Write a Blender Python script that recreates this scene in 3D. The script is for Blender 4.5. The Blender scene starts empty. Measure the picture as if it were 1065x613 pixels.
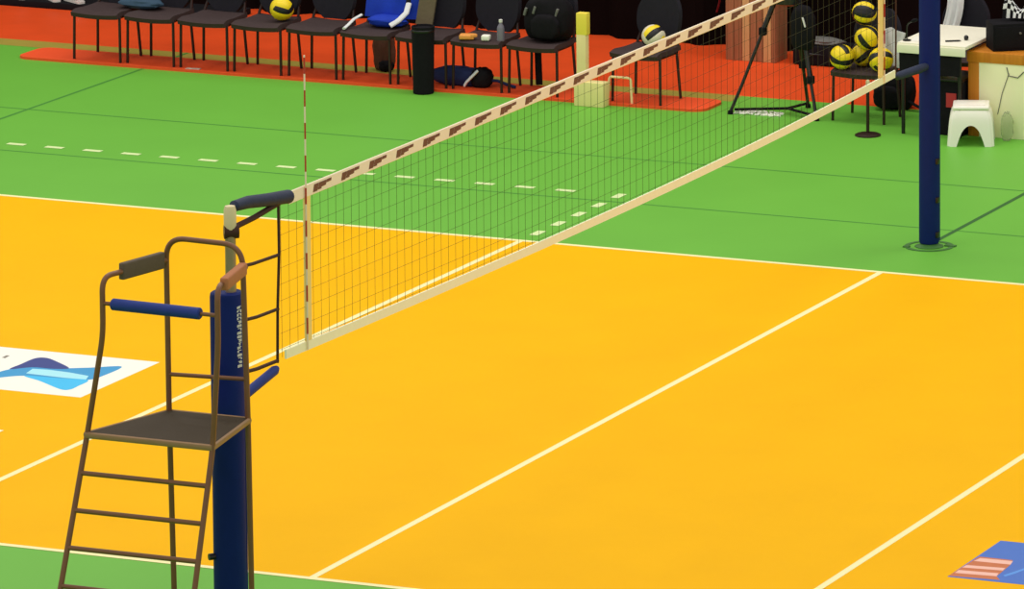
import bpy, bmesh, math, random
from mathutils import Vector, Matrix, noise
random.seed(7)
S = bpy.context.scene
C = S.collection
PI = math.pi

# ------------------------------------------------------------------ materials
def srgb(r, g, b):
    f = lambda c: (c/255/12.92) if c/255 <= .04045 else ((c/255+.055)/1.055)**2.4
    return (f(r), f(g), f(b), 1)

def mat(name, rgb, rough=.6, metal=0, spec=.3, var=.08, scale=8, bump=0, bscale=60, sheen=0):
    m = bpy.data.materials.new(name); m.use_nodes = True
    nt = m.node_tree; b = nt.nodes['Principled BSDF']
    col = srgb(*rgb)
    tc = nt.nodes.new('ShaderNodeTexCoord')
    nz = nt.nodes.new('ShaderNodeTexNoise'); nz.inputs['Scale'].default_value = scale; nz.inputs['Detail'].default_value = 4
    nt.links.new(tc.outputs['Object'], nz.inputs['Vector'])
    mx = nt.nodes.new('ShaderNodeMix'); mx.data_type = 'RGBA'
    mx.inputs['A'].default_value = tuple(c*(1-var) for c in col[:3]) + (1,)
    mx.inputs['B'].default_value = tuple(min(1, c*(1+var)) for c in col[:3]) + (1,)
    nt.links.new(nz.outputs['Fac'], mx.inputs['Factor'])
    nt.links.new(mx.outputs['Result'], b.inputs['Base Color'])
    b.inputs['Roughness'].default_value = rough
    b.inputs['Metallic'].default_value = metal
    b.inputs['Specular IOR Level'].default_value = spec
    if sheen: b.inputs['Sheen Weight'].default_value = sheen
    if bump:
        n2 = nt.nodes.new('ShaderNodeTexNoise'); n2.inputs['Scale'].default_value = bscale; n2.inputs['Detail'].default_value = 3
        nt.links.new(tc.outputs['Object'], n2.inputs['Vector'])
        bp = nt.nodes.new('ShaderNodeBump'); bp.inputs['Strength'].default_value = bump; bp.inputs['Distance'].default_value = .01
        nt.links.new(n2.outputs['Fac'], bp.inputs['Height']); nt.links.new(bp.outputs['Normal'], b.inputs['Normal'])
    return m

def wood_mat(name, c1, c2, scale=6, stretch=(1, 1, .05)):
    m = bpy.data.materials.new(name); m.use_nodes = True
    nt = m.node_tree; b = nt.nodes['Principled BSDF']
    tc = nt.nodes.new('ShaderNodeTexCoord'); mp = nt.nodes.new('ShaderNodeMapping'); mp.inputs['Scale'].default_value = stretch
    nz = nt.nodes.new('ShaderNodeTexNoise'); nz.inputs['Scale'].default_value = scale*6; nz.inputs['Detail'].default_value = 5
    mx = nt.nodes.new('ShaderNodeMix'); mx.data_type = 'RGBA'
    mx.inputs['A'].default_value = srgb(*c1); mx.inputs['B'].default_value = srgb(*c2)
    nt.links.new(tc.outputs['Object'], mp.inputs['Vector']); nt.links.new(mp.outputs['Vector'], nz.inputs['Vector'])
    nt.links.new(nz.outputs['Fac'], mx.inputs['Factor']); nt.links.new(mx.outputs['Result'], b.inputs['Base Color'])
    b.inputs['Roughness'].default_value = .5; b.inputs['Specular IOR Level'].default_value = .3
    return m

M = dict(
    green=mat('green sports floor', (112, 185, 66), .45, spec=.12, var=.07, scale=.9),
    orange=mat('orange court floor', (252, 186, 4), .55, spec=.04, var=.06, scale=1.3),
    line=mat('court line white', (255, 247, 182), .5, var=.01),
    dash=mat('dash line white', (226, 244, 176), .5, var=.01),
    seam=mat('floor seam', (70, 140, 52), .6, var=.05),
    olive=mat('olive floor strip', (170, 152, 66), .5, spec=.15, var=.12, scale=5),
    joint=mat('floor joint strip', (52, 105, 44), .6, var=.1),
    red=mat('outer red floor', (236, 82, 34), .5, spec=.15, var=.12, scale=3),
    ring=mat('socket ring', (70, 120, 56), .5, var=.1),
    mat_red=mat('bright red mat', (255, 88, 40), .6, var=.08, scale=4),
    curtain=mat('black curtain', (17, 10, 9), .9, spec=.05, var=.4, scale=2),
    blue=mat('navy padding', (14, 34, 104), .6, spec=.15, var=.12, scale=12, bump=.15, bscale=30),
    blue_bar=mat('blue foam', (28, 52, 128), .6, var=.12, scale=20, bump=.2, bscale=60),
    navy_cover=mat('dark navy cover', (42, 50, 74), .65, var=.15, scale=20, bump=.2),
    frame=mat('brown grey painted steel', (122, 82, 54), .4, metal=.2, spec=.4, var=.12, scale=20),
    deck=mat('dark rubber deck', (64, 52, 34), .8, var=.2, scale=60, bump=.3, bscale=150),
    deck_edge=mat('grey deck edging', (150, 118, 84), .5, metal=.2, var=.1),
    grey_pad=mat('grey arm pad', (94, 82, 66), .7, var=.12, scale=30, bump=.2),
    tan_pad=mat('tan arm pad', (176, 112, 72), .7, var=.12, scale=30, bump=.2),
    tube=mat('grey steel tube', (158, 138, 108), .35, metal=.4, spec=.5, var=.08),
    cream_metal=mat('cream post head', (222, 206, 160), .4, var=.05),
    cord=mat('dark net cord', (62, 62, 36), .8, var=.1),
    strap=mat('dark brown strap', (64, 38, 28), .7, var=.1),
    band=mat('net band cream', (255, 236, 208), .7, var=.05, scale=20),
    tape=mat('net bottom tape', (255, 250, 214), .7, var=.04, scale=20),
    side=mat('net side tape', (250, 222, 140), .7, var=.04, scale=20),
    letter=mat('brown lettering', (122, 80, 62), .7, var=.1),
    white_letter=mat('white lettering', (224, 220, 214), .6, var=.05),
    ant_red=mat('antenna red', (180, 60, 44), .4, var=.05),
    ant_white=mat('antenna white', (240, 220, 190), .4, var=.05),
    black=mat('black fabric', (22, 20, 24), .85, spec=.15, var=.3, scale=20, bump=.2),
    black_gloss=mat('black gloss', (16, 15, 16), .35, spec=.5, var=.2),
    chair_back=mat('charcoal upholstery', (35, 33, 41), .85, spec=.2, var=.2, scale=25, bump=.15, bscale=200),
    seat=mat('dark brown upholstery', (64, 50, 50), .8, spec=.25, var=.2, scale=25, bump=.15, bscale=200),
    leg=mat('dark chair steel', (44, 22, 16), .45, metal=.1, spec=.4, var=.15),
    yellow=mat('ball yellow', (250, 216, 24), .4, spec=.4, var=.05, bump=.1, bscale=300),
    ball_dark=mat('ball navy', (26, 24, 30), .4, spec=.4, var=.1, bump=.1, bscale=300),
    ball_pale=mat('ball pale panel', (226, 214, 190), .4, spec=.4, var=.05, bump=.1, bscale=300),
    royal=mat('royal blue cloth', (18, 56, 178), .75, var=.25, scale=9, bump=.3, bscale=25),
    teal=mat('slate teal cloth', (52, 76, 98), .8, var=.3, scale=14, bump=.3, bscale=30),
    navy_cloth=mat('navy cloth', (28, 38, 82), .8, var=.3, scale=14, bump=.3, bscale=30),
    white_cloth=mat('white cloth', (226, 226, 226), .8, var=.06, scale=12, bump=.3, bscale=30),
    pale_cloth=mat('pale cloth', (206, 190, 170), .8, var=.1, scale=12, bump=.3, bscale=30),
    khaki=mat('khaki cloth', (104, 92, 70), .8, var=.15, scale=12, bump=.3, bscale=30),
    brown=mat('brown cloth', (100, 66, 52), .8, var=.2, scale=12, bump=.3, bscale=30),
    cream=mat('cream foam', (252, 226, 166), .7, var=.06, scale=10),
    cream2=mat('cream block', (244, 228, 156), .7, var=.06, scale=10),
    yellow_top=mat('yellow cap', (250, 224, 84), .6, var=.05),
    panel=mat('cream panel', (255, 248, 204), .6, var=.05, scale=5),
    paper=mat('white paper', (250, 246, 232), .6, var=.02),
    table_white=mat('white table top', (250, 244, 222), .5, var=.03),
    plastic=mat('white plastic', (252, 246, 234), .35, spec=.4, var=.02),
    orange_item=mat('orange snack pack', (240, 160, 80), .5, var=.1),
    label_red=mat('pink red label', (188, 54, 58), .6, var=.1),
    dark_red=mat('dark red rubber', (122, 42, 28), .5, var=.15),
    ribbon=mat('red ribbon', (128, 28, 34), .7, var=.1),
    bottle=mat('pale bottle plastic', (118, 112, 126), .25, spec=.5, var=.05),
    grey=mat('grey cloth', (110, 108, 104), .8, var=.35, scale=40, bump=.3),
    decal_white=mat('decal white', (255, 252, 240), .5, var=.01),
    decal_navy=mat('decal navy', (52, 66, 138), .5, var=.04),
    decal_blue=mat('decal mid blue', (58, 158, 214), .5, var=.05),
    decal_cyan=mat('decal cyan', (62, 196, 250), .5, var=.04),
    decal_pale=mat('decal pale cyan', (176, 240, 252), .5, var=.03),
    decal_grey=mat('decal grey', (140, 132, 120), .5, var=.05),
    decal_royal=mat('decal royal blue', (70, 116, 204), .5, var=.05),
    decal_sky=mat('decal sky blue', (92, 156, 236), .5, var=.04),
    decal_pink=mat('decal pink white', (252, 196, 178), .5, var=.04),
    decal_rust=mat('decal rust', (206, 116, 66), .5, var=.08),
    oak=wood_mat('orange oak', (186, 104, 22), (224, 146, 44)),
    slat=wood_mat('brown slats', (128, 84, 58), (188, 138, 98)),
    slat_light=wood_mat('pale slats', (196, 158, 104), (226, 196, 136)),
)
def clear_mat():
    m = bpy.data.materials.new('clear plastic film'); m.use_nodes = True
    b = m.node_tree.nodes['Principled BSDF']
    b.inputs['Base Color'].default_value = (.75, .8, .66, 1); b.inputs['Roughness'].default_value = .2
    b.inputs['Transmission Weight'].default_value = .85; b.inputs['IOR'].default_value = 1.08
    return m
M['clear'] = clear_mat()

# ------------------------------------------------------------------ mesh builder
ORG = {}
class MB:
    def __init__(s): s.bm = bmesh.new(); s.mi = 0
    def _add(s, verts, faces):
        vs = [s.bm.verts.new(v) for v in verts]; out = []
        for f in faces:
            try:
                fc = s.bm.faces.new([vs[i] for i in f]); fc.material_index = s.mi; out.append(fc)
            except ValueError: pass
        return vs, out
    def box(s, c, d, rot=None, bev=0, taper=(1, 1), seg=2):
        x, y, z = d[0]/2, d[1]/2, d[2]/2; tx, ty = taper
        v = [(-x, -y, -z), (x, -y, -z), (x, y, -z), (-x, y, -z), (-x*tx, -y*ty, z), (x*tx, -y*ty, z), (x*tx, y*ty, z), (-x*tx, y*ty, z)]
        R = rot if rot is not None else Matrix.Identity(3)
        v = [R @ Vector(p) + Vector(c) for p in v]
        vs, fs = s._add(v, [(3, 2, 1, 0), (4, 5, 6, 7), (0, 1, 5, 4), (1, 2, 6, 5), (2, 3, 7, 6), (3, 0, 4, 7)])
        if bev:
            es = list({e for f in fs for e in f.edges})
            r = bmesh.ops.bevel(s.bm, geom=es, offset=bev, segments=seg, affect='EDGES', profile=.6)
            for f in r['faces']: f.material_index = s.mi
        return s
    def tube(s, pts, r, seg=10, cap=True, flat=None):
        pts = [Vector(p) for p in pts]; n = len(pts)
        rr = r if isinstance(r, (list, tuple)) else [r]*n
        t0 = (pts[1]-pts[0]).normalized()
        up = Vector((0, 0, 1)) if abs(t0.z) < .9 else Vector((1, 0, 0))
        u = t0.cross(up).normalized(); rings = []; verts = []
        for i in range(n):
            if i == 0: t = t0
            elif i == n-1: t = (pts[i]-pts[i-1]).normalized()
            else:
                t = ((pts[i]-pts[i-1]).normalized()+(pts[i+1]-pts[i]).normalized())
                t = t.normalized() if t.length > 1e-6 else (pts[i]-pts[i-1]).normalized()
            u = (u - t*u.dot(t)).normalized(); w = t.cross(u)
            for k in range(seg):
                a = 2*PI*k/seg; ku, kw = (flat or (1, 1))
                verts.append(pts[i]+(u*math.cos(a)*ku+w*math.sin(a)*kw)*rr[i])
        faces = []
        for i in range(n-1):
            for k in range(seg):
                k2 = (k+1) % seg
                faces.append((i*seg+k, i*seg+k2, (i+1)*seg+k2, (i+1)*seg+k))
        if cap:
            faces.append(tuple(reversed(range(seg)))); faces.append(tuple((n-1)*seg+k for k in range(seg)))
        s._add(verts, faces); return s
    def lathe(s, prof, c=(0, 0, 0), seg=24, cap=True, rot=None):
        verts = []; faces = []; n = len(prof); R = rot if rot is not None else Matrix.Identity(3)
        for r, z in prof:
            for k in range(seg):
                a = 2*PI*k/seg
                verts.append(R @ Vector((r*math.cos(a), r*math.sin(a), z)) + Vector(c))
        for i in range(n-1):
            for k in range(seg):
                k2 = (k+1) % seg
                faces.append((i*seg+k, i*seg+k2, (i+1)*seg+k2, (i+1)*seg+k))
        if cap:
            faces.append(tuple(reversed(range(seg)))); faces.append(tuple((n-1)*seg+k for k in range(seg)))
        s._add(verts, faces); return s
    def blob(s, c, rad, amp=.1, freq=3, seed=0, ex=1, nu=28, nv=18, rot=None, flat_bottom=True):
        verts = []; faces = []; R = rot if rot is not None else Matrix.Identity(3)
        sp = lambda q: math.copysign(abs(q)**ex, q)
        for i in range(nv+1):
            th = PI*i/nv - PI/2
            for k in range(nu):
                a = 2*PI*k/nu
                d = Vector((sp(math.cos(th))*sp(math.cos(a)), sp(math.cos(th))*sp(math.sin(a)), sp(math.sin(th))))
                d *= 1+amp*noise.noise(d*freq+Vector((seed*7.3, seed*1.7, 0)))
                p = R @ Vector((d.x*rad[0], d.y*rad[1], d.z*rad[2])) + Vector(c)
                if flat_bottom: p.z = max(p.z, c[2]-rad[2]*.86)
                verts.append(p)
        for i in range(nv):
            for k in range(nu):
                k2 = (k+1) % nu
                faces.append((i*nu+k, i*nu+k2, (i+1)*nu+k2, (i+1)*nu+k))
        s._add(verts, faces)
        return s
    def sheet(s, fn, nu, nv, th):
        P = [[Vector(fn(i/nu, j/nv)) for j in range(nv+1)] for i in range(nu+1)]
        N = [[None]*(nv+1) for _ in range(nu+1)]
        for i in range(nu+1):
            for j in range(nv+1):
                a = P[min(i+1, nu)][j]-P[max(i-1, 0)][j]; b = P[i][min(j+1, nv)]-P[i][max(j-1, 0)]
                N[i][j] = a.cross(b).normalized()
        w = nv+1; k = (nu+1)*w
        verts = [P[i][j]+N[i][j]*th/2 for i in range(nu+1) for j in range(w)] + [P[i][j]-N[i][j]*th/2 for i in range(nu+1) for j in range(w)]
        faces = []
        for i in range(nu):
            for j in range(nv):
                a, b, c, d = i*w+j, (i+1)*w+j, (i+1)*w+j+1, i*w+j+1
                faces.append((a, b, c, d)); faces.append((k+d, k+c, k+b, k+a))
        for i in range(nu):
            a, b = i*w, (i+1)*w; faces.append((b, a, k+a, k+b))
            a, b = i*w+nv, (i+1)*w+nv; faces.append((a, b, k+b, k+a))
        for j in range(nv):
            a, b = j, j+1; faces.append((a, b, k+b, k+a))
            a, b = nu*w+j, nu*w+j+1; faces.append((b, a, k+a, k+b))
        s._add(verts, faces); return s
    def poly(s, pts, z0, z1):            # flat prism, outline in x/y
        n = len(pts)
        ar = sum(pts[i][0]*pts[(i+1) % n][1]-pts[(i+1) % n][0]*pts[i][1] for i in range(n))
        if ar < 0: pts = pts[::-1]
        v = [(x, y, z0) for x, y in pts]+[(x, y, z1) for x, y in pts]
        f = [tuple(reversed(range(n))), tuple(range(n, 2*n))]+[(i, (i+1) % n, n+(i+1) % n, n+i) for i in range(n)]
        s._add(v, f); return s
    def rect(s, x0, x1, y0, y1, z):
        s._add([(x0, y0, z), (x1, y0, z), (x1, y1, z), (x0, y1, z)], [(0, 1, 2, 3)]); return s
    def build(s, name, mats, parent=None, origin=(0, 0, 0), smooth=35):
        o3 = Vector(ORG[parent.name]) if parent else Vector(origin)
        bmesh.ops.translate(s.bm, verts=s.bm.verts, vec=-o3)
        me = bpy.data.meshes.new(name); s.bm.to_mesh(me); s.bm.free()
        for m in (mats if isinstance(mats, (list, tuple)) else [mats]): me.materials.append(M[m])
        if smooth:
            me.polygons.foreach_set('use_smooth', [True]*len(me.polygons))
            me.set_sharp_from_angle(angle=math.radians(smooth))
        o = bpy.data.objects.new(name, me); C.objects.link(o)
        if parent: o.parent = parent
        else: o.location = o3
        ORG[o.name] = tuple(o3)
        return o

def tag(o, label, cat, group=None, kind=None):
    if label: o['label'] = label
    if cat: o['category'] = cat
    if group: o['group'] = group
    if kind: o['kind'] = kind
    return o
def thing(name, label, cat, loc=(0, 0, 0), group=None):
    o = bpy.data.objects.new(name, None); C.objects.link(o); o.location = loc
    o.empty_display_size = .1; ORG[o.name] = tuple(loc)
    return tag(o, label, cat, group)
def dup(root, loc, rz, label=None, group=None):
    r = root.copy(); C.objects.link(r); r.location = loc; r.rotation_euler = (0, 0, rz)
    if label: r['label'] = label
    if group: r['group'] = group
    for ch in list(root.children):
        c = ch.copy(); C.objects.link(c); c.parent = r
        for g in list(ch.children):
            d = g.copy(); C.objects.link(d); d.parent = c
    return r
def fillet(pts, r, n=6):
    pts = [Vector(p) for p in pts]; out = [pts[0]]
    for i in range(1, len(pts)-1):
        a, b, c = pts[i-1], pts[i], pts[i+1]
        ra = min(r, (a-b).length*.48, (c-b).length*.48)
        p0 = b+(a-b).normalized()*ra; p1 = b+(c-b).normalized()*ra
        for k in range(n+1):
            t = k/n; out.append(p0*(1-t)**2+b*2*t*(1-t)+p1*t*t)
    out.append(pts[-1]); return out
def RZ(a): return Matrix.Rotation(a, 3, 'Z')
def RX(a): return Matrix.Rotation(a, 3, 'X')
def RY(a): return Matrix.Rotation(a, 3, 'Y')

# ------------------------------------------------------------------ floor with its court markings
f = MB(); MATS = ['green', 'orange', 'line', 'dash', 'seam', 'joint', 'red', 'olive']
f.mi = 0; f.rect(-30, 14, -12, 14.78, 0)
f.mi = 6; f.rect(-30, 14, 14.78, 20, 0)
f.mi = 7; f.rect(-30, -3.72, 14.52, 14.79, .0008)
f.mi = 1; f.rect(-9, 9, 0, 9, .001)
f.mi = 2
for a in ((-9, 9, 0, .05), (-9, 9, 8.95, 9), (-9, -8.95, .05, 8.95), (8.95, 9, .05, 8.95),
          (-3, -2.95, .05, 8.95), (-.025, .025, .05, 8.95), (2.95, 3, .05, 8.95)):
    f.rect(*a, .002)
f.mi = 3
k = 0
while -3.35-.3555*k > -14:
    x = -3.455-.3555*k; f.rect(x-.082, x+.082, 10.712, 10.778, .002); k += 1
for s_ in (-1, 1):
    for k in range(5):
        y = 9.18+.3625*k
        f.rect(s_*2.975-.036, s_*2.975+.036, y, y+.16, .002)
        f.rect(s_*2.975-.03, s_*2.975+.03, -y+9-.15, -y+9, .002)
k = 0
while 3.35+.3555*k < 12:
    x = 3.455+.3555*k; f.rect(x-.082, x+.082, 10.712, 10.778, .002); k += 1
f.mi = 4
for y in (10.5, 12.05):
    f.rect(-30, 14, y-.011, y+.011, .001)
f.rect(-9.115, -9.085, 9, 14.78, .0012)
f.mi = 5; f.rect(-.04, .0, 10.1, 14.6, .0014)
tag(f.build('floor', MATS, smooth=0), None, None, kind='structure')

# ------------------------------------------------------------------ curtain wall
cw = MB()
def curt(u, v):
    x = -24+u*30
    return (x, 16.85+.06*math.sin(x*9)+.03*math.sin(x*23+1)+.02*(1-v)*math.sin(x*5), v*3.4)
cw.sheet(curt, 420, 6, .012)
tag(cw.build('wall_back', 'curtain'), None, None, kind='structure')

# ------------------------------------------------------------------ floor stickers
d = MB()
rnd = [(-3.60, 3.47), (-3.60, 4.55), (-6.2, 4.55), (-6.2, 3.47)]
d.poly(rnd, .001, .0022)
dl = tag(d.build('floor_sticker', 'decal_white', origin=(-4.9, 4.0, 0), smooth=0),
         'white floor sticker with blue wave emblem behind the umpire stand', 'sticker')
def closed_curve(pts, n=5):
    out = []; m = len(pts)
    for i in range(m):
        p0, p1, p2, p3 = (Vector(pts[(i+k-1) % m]) for k in range(4))
        for k in range(n):
            s_ = k/n
            q = .5*(2*p1+(p2-p0)*s_+(2*p0-5*p1+4*p2-p3)*s_**2+(3*p1-p0-3*p2+p3)*s_**3)
            out.append((q.x, q.y))
    return out
def child_poly(name, pts, m, par, z0, z1):
    if name.startswith('wave'): pts = closed_curve(pts)
    b = MB(); b.poly(pts, z0, z1); return b.build(name, m, par, smooth=0)
WAVE_L = [
    ('wave_crest', 'decal_navy', [(-4.465, 3.994), (-4.47, 4.155), (-4.467, 4.335), (-4.4, 4.376), (-4.275, 4.306), (-4.097, 4.167), (-4.187, 4.112), (-4.347, 4.1)], 0.0022, 0.0028),
    ('wave_band', 'decal_blue', [(-4.502, 3.799), (-4.465, 3.994), (-4.347, 4.1), (-4.187, 4.112), (-4.097, 4.167), (-3.965, 4.238), (-3.782, 4.344), (-3.766, 4.073), (-3.805, 3.918), (-4.003, 3.842), (-4.273, 3.867), (-4.454, 3.717)], 0.0022, 0.0026),
    ('wave_trough', 'decal_cyan', [(-4.273, 3.867), (-4.031, 3.891), (-3.805, 3.918), (-3.778, 3.74), (-3.78, 3.636), (-3.847, 3.62), (-4.088, 3.769)], 0.0026, 0.003),
    ('emblem_lettering', 'decal_pale', [(-4.297, 3.928), (-4.323, 4.059), (-4.204, 4.075), (-4.027, 4.058), (-3.856, 4.018), (-3.82, 3.922), (-3.979, 3.911), (-4.163, 3.92)], 0.003, 0.0034),
    ('small_mark', 'decal_grey', [(-4.694, 4.273), (-4.699, 4.343), (-4.673, 4.342), (-4.663, 4.264)], 0.0022, 0.0026),
]
for n_, m_, p_, a_, b_ in WAVE_L: child_poly(n_, p_, m_, dl, a_, b_)
d = MB(); d.poly([(-3.62, 1.4), (-3.62, 2.50), (-6, 2.50), (-6, 1.4)], .001, .0022)
tag(d.build('floor_sticker', 'decal_white', origin=(-4.8, 1.95, 0), smooth=0),
    'white floor sticker cut off at the left edge, nearer than the wave sticker', 'sticker')
d = MB(); d.poly([(3.603, 1.44), (3.603, 2.32), (5.6, 2.32), (5.6, 1.44)], .001, .0022)
dr = tag(d.build('floor_sticker', 'decal_royal', origin=(4.6, 1.9, 0), smooth=0),
         'blue floor sticker with pink stripes at the lower right corner', 'sticker')
STR = [
    ('stripe_field', 'decal_rust', [(3.616, 1.929), (3.84, 1.926), (3.864, 1.827), (3.871, 1.723), (3.881, 1.552), (3.93, 1.483), (3.602, 1.457)], 0.0022, 0.0025),
    ('stripe', 'decal_pink', [(3.635, 1.898), (3.849, 1.904), (3.864, 1.827), (3.622, 1.823)], 0.0025, 0.0029),
    ('stripe', 'decal_pink', [(3.616, 1.72), (3.863, 1.742), (3.869, 1.685), (3.61, 1.661)], 0.0025, 0.0029),
    ('stripe', 'decal_pink', [(3.613, 1.599), (3.868, 1.618), (3.881, 1.552), (3.615, 1.531)], 0.0025, 0.0029),
    ('curved_line', 'decal_sky', [(3.91, 1.588), (3.943, 1.688), (3.978, 1.795), (3.991, 1.763), (3.963, 1.649), (3.932, 1.565)], 0.0022, 0.0026),
]
for n_, m_, p_, a_, b_ in STR: child_poly(n_, p_, m_, dr, a_, b_)

# ------------------------------------------------------------------ net
NT, NB = 2.443, 1.45
net = thing('volleyball_net', 'dark mesh volleyball net with cream top band stretched across the court', 'net', (0, 4.5, 0))
def sag(y):
    s_ = (y+.3)/9.56
    return .27*max(0, s_*(1-s_))*(.75+.45*s_)
b = MB()
y = -.30
while y < 9.26:
    b.tube([(0, y, NB-sag(y)), (0, y, NT-.03)], .0013, 4, cap=False); y += .1
z = NB+.05
while z < NT-.05:
    k_ = (NT-z)/(NT-NB)
    b.tube([(0, -.32+9.58*i/24, z-sag(-.32+9.58*i/24)*k_) for i in range(25)], .0011, 4, cap=False); z += .1
b.build('net_mesh', 'cord', net, smooth=0)
b = MB(); b.box((0, 4.53, NT-.038), (.012, 9.46, .078), bev=.004, seg=1); tb = b.build('top_band', 'band', net)
yy = .10
while yy < 9.0:
    z0 = NT-.038; b = MB()
    for sx in (1, -1):
        X = .0065*sx
        def q(pts):
            v = [(X+.0012*sx, p, z0+w) for p, w in pts]
            w_ = [(X-.001*sx, p, z0+w) for p, w in pts]
            n = len(pts)
            b._add(w_+v, [tuple(range(n, 2*n)) if sx > 0 else tuple(reversed(range(n, 2*n)))]+[(i, (i+1) % n, n+(i+1) % n, n+i) for i in range(n)])
        # a run of chunky italic strokes: heavy block then lighter tail
        q([(yy, -.024), (yy+.055, -.024), (yy+.075, .022), (yy+.015, .022)])
        q([(yy+.062, -.020), (yy+.105, -.020), (yy+.12, .022), (yy+.08, .022)])
        q([(yy+.112, -.010), (yy+.165, -.008), (yy+.172, .022), (yy+.124, .022)])
        q([(yy+.172, .004), (yy+.232, .006), (yy+.236, .023), (yy+.178, .023)])
    b.build('band_lettering', 'letter', tb, smooth=0)
    yy += .362
b = MB(); b.sheet(lambda u_, v: (0, -.26+9.5*u_, NB+.01-sag(-.26+9.5*u_)+(v-.5)*.056), 48, 2, .012); b.build('bottom_band', 'tape', net)
for yy in (.03, 8.97):
    b = MB(); b.box((0, yy, (NT+NB)/2-.02), (.014, .075, NT-NB-.10), bev=.003, seg=1); b.build('side_band', 'side', net)
b = MB()
b.tube([(0, -.325, NT-.04), (.004, -.33, 2.1), (0, -.35, 1.76), (0, -.36, 1.43)], .009, 8)
b.build('side_cord', 'strap', net)
b = MB(); b.tube([(0, 9.26, NT-.03), (0, 9.265, 1.9), (0, 9.26, 1.43)], .007, 8); b.build('side_cord', 'strap', net)
for (a, c, r) in (((0, -.95, 2.125), (0, -.335, 2.085), .011), ((0, -.87, 1.79), (0, -.345, 1.757), .011), ((0, -.87, 1.475), (0, -.36, 1.443), .012),
                  ((0, -.945, 2.36), (0, -.30, 2.402), .018)):
    b = MB(); b.tube([a, ((a[0]+c[0])/2, (a[1]+c[1])/2, (a[2]+c[2])/2-.008), c], r, 8); b.build('tension_strap', 'strap', net)
b = MB(); b.tube([(0, -.875, 2.485), (0, -.86, 2.49), (0, -.70, 2.481), (0, -.45, 2.445), (0, -.2, 2.415), (0, -.19, 2.413)], [.02, .034, .038, .040, .042, .03], 14)
b.build('cable_cover', 'navy_cover', net)
b = MB(); b.tube([(0, -.87, 1.30), (0, -.68, 1.343), (0, -.40, 1.392), (0, -.37, 1.40)], [.024, .03, .03, .018], 12)
b.build('rope_cover', 'blue_bar', net)
b = MB(); b.tube([(0, 9.86, 1.405), (0, 9.7, 1.41), (0, 9.3, 1.43), (0, 9.24, 1.445)], [.028, .034, .03, .012], 12)
b.build('rope_cover', 'navy_cover', net)
b = MB(); b.tube([(0, 9.86, 2.50), (0, 9.7, 2.49), (0, 9.3, 2.43), (0, 9.24, 2.415)], [.03, .036, .038, .03], 12)
b.build('cable_cover', 'navy_cover', net)
def antenna(y, x, label):
    t = thing('antenna', label, 'antenna', (x, y, NB-.02), 'antennas on the net')
    z = NB-.02; k = 0
    while z < NT+.8:
        b = MB(); z1 = min(z+.1, NT+.8); b.tube([(x, y, z), (x, y, z1)], .0055, 8)
        b.build('stripe', 'ant_red' if k % 2 else 'ant_white', t); z = z1; k += 1
antenna(-.005, .014, 'thin red and white antenna rod rising from the near end of the net')
antenna(9.01, .014, 'thin red and white antenna rod at the far end of the net, by the volleyballs')

# ------------------------------------------------------------------ posts
def post(y, label, padr, padtop, sx):
    t = thing('net_post', label, 'post', (0, y, 0), 'net posts')
    b = MB(); b.lathe([(.11, 0), (.11, .006), (.085, .012), (.06, .03)], (0, y, 0), 28); b.build('floor_plate', 'ring', t)
    b = MB(); b.lathe([(padr*.93, .03), (padr, .05), (padr, padtop-.03), (padr*.96, padtop-.008), (padr*.85, padtop), (.03, padtop)], (0, y, 0), 28)
    b.tube([(padr*.99*math.cos(.35), y+padr*.99*math.sin(.35), .05), (padr*.99*math.cos(.35), y+padr*.99*math.sin(.35), padtop-.04)], .006, 6)
    pad = b.build('padding', 'blue', t)
    b = MB(); b.tube([(sx, y, padtop-.05), (sx, y, 2.45)], .032, 16); b.build('inner_tube', 'tube', t)
    b = MB(); b.lathe([(.033, 2.34), (.037, 2.35), (.037, 2.49), (.03, 2.515), (.01, 2.52)], (sx, y, 0), 16); b.build('post_head', 'cream_metal', t)
    b = MB(); b.tube([(sx-.03, y-.02, 2.36), (sx+.04, y+.03, 2.36)], .042, 12); b.build('cable_pulley', 'strap', t)
    return t, pad
nt_, npad = post(-.97, 'navy padded net post beside the umpire stand', .099, 2.0, .03)
b = MB()
# column of small white strokes reading down the padding (too small to read in the photograph)
random.seed(3)
z = 1.915
a0 = math.radians(-14)
while z > 1.56:
    for k in range(3):
        da = (k-1)*.13; h = .010+.006*random.random()
        if random.random() < .25: continue
        c = (.0995*math.cos(a0+da), -.97+.0995*math.sin(a0+da), z)
        b.box(c, (.0016, .010, h), rot=RZ(a0+da))
    b.box((.0995*math.cos(a0), -.97+.0995*math.sin(a0), z+.007), (.0016, .026, .004), rot=RZ(a0))
    z -= .022
b.build('padding_lettering', 'white_letter', npad, smooth=0)
b = MB(); b.tube([(-.055, -1.04, .41), (-.085, -1.075, .41)], .02, 10); b.build('strap_buckle', 'black_gloss', nt_)
ft_, fpad = post(9.92, 'navy padded net post standing on the green floor at the far side', .078, 2.0, 0)
for z in (.10, .37, .67):
    b = MB(); b.box((.076, 9.90, z), (.022, .04, .045), bev=.006); b.build('strap_buckle', 'black_gloss', ft_)
b = MB(); b.lathe([(.155, .0), (.155, .004), (.19, .004), (.19, 0)], (0, 9.92, .0006), 36, cap=False)
b.box((-.15, 9.83, .006), (.05, .04, .01), bev=.003); b.box((.15, 9.98, .006), (.09, .04, .01), bev=.003)
tag(b.build('floor_socket_ring', 'ring', origin=(0, 9.92, 0)), 'green socket ring set in the floor around the far net post foot', 'ring')

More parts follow.
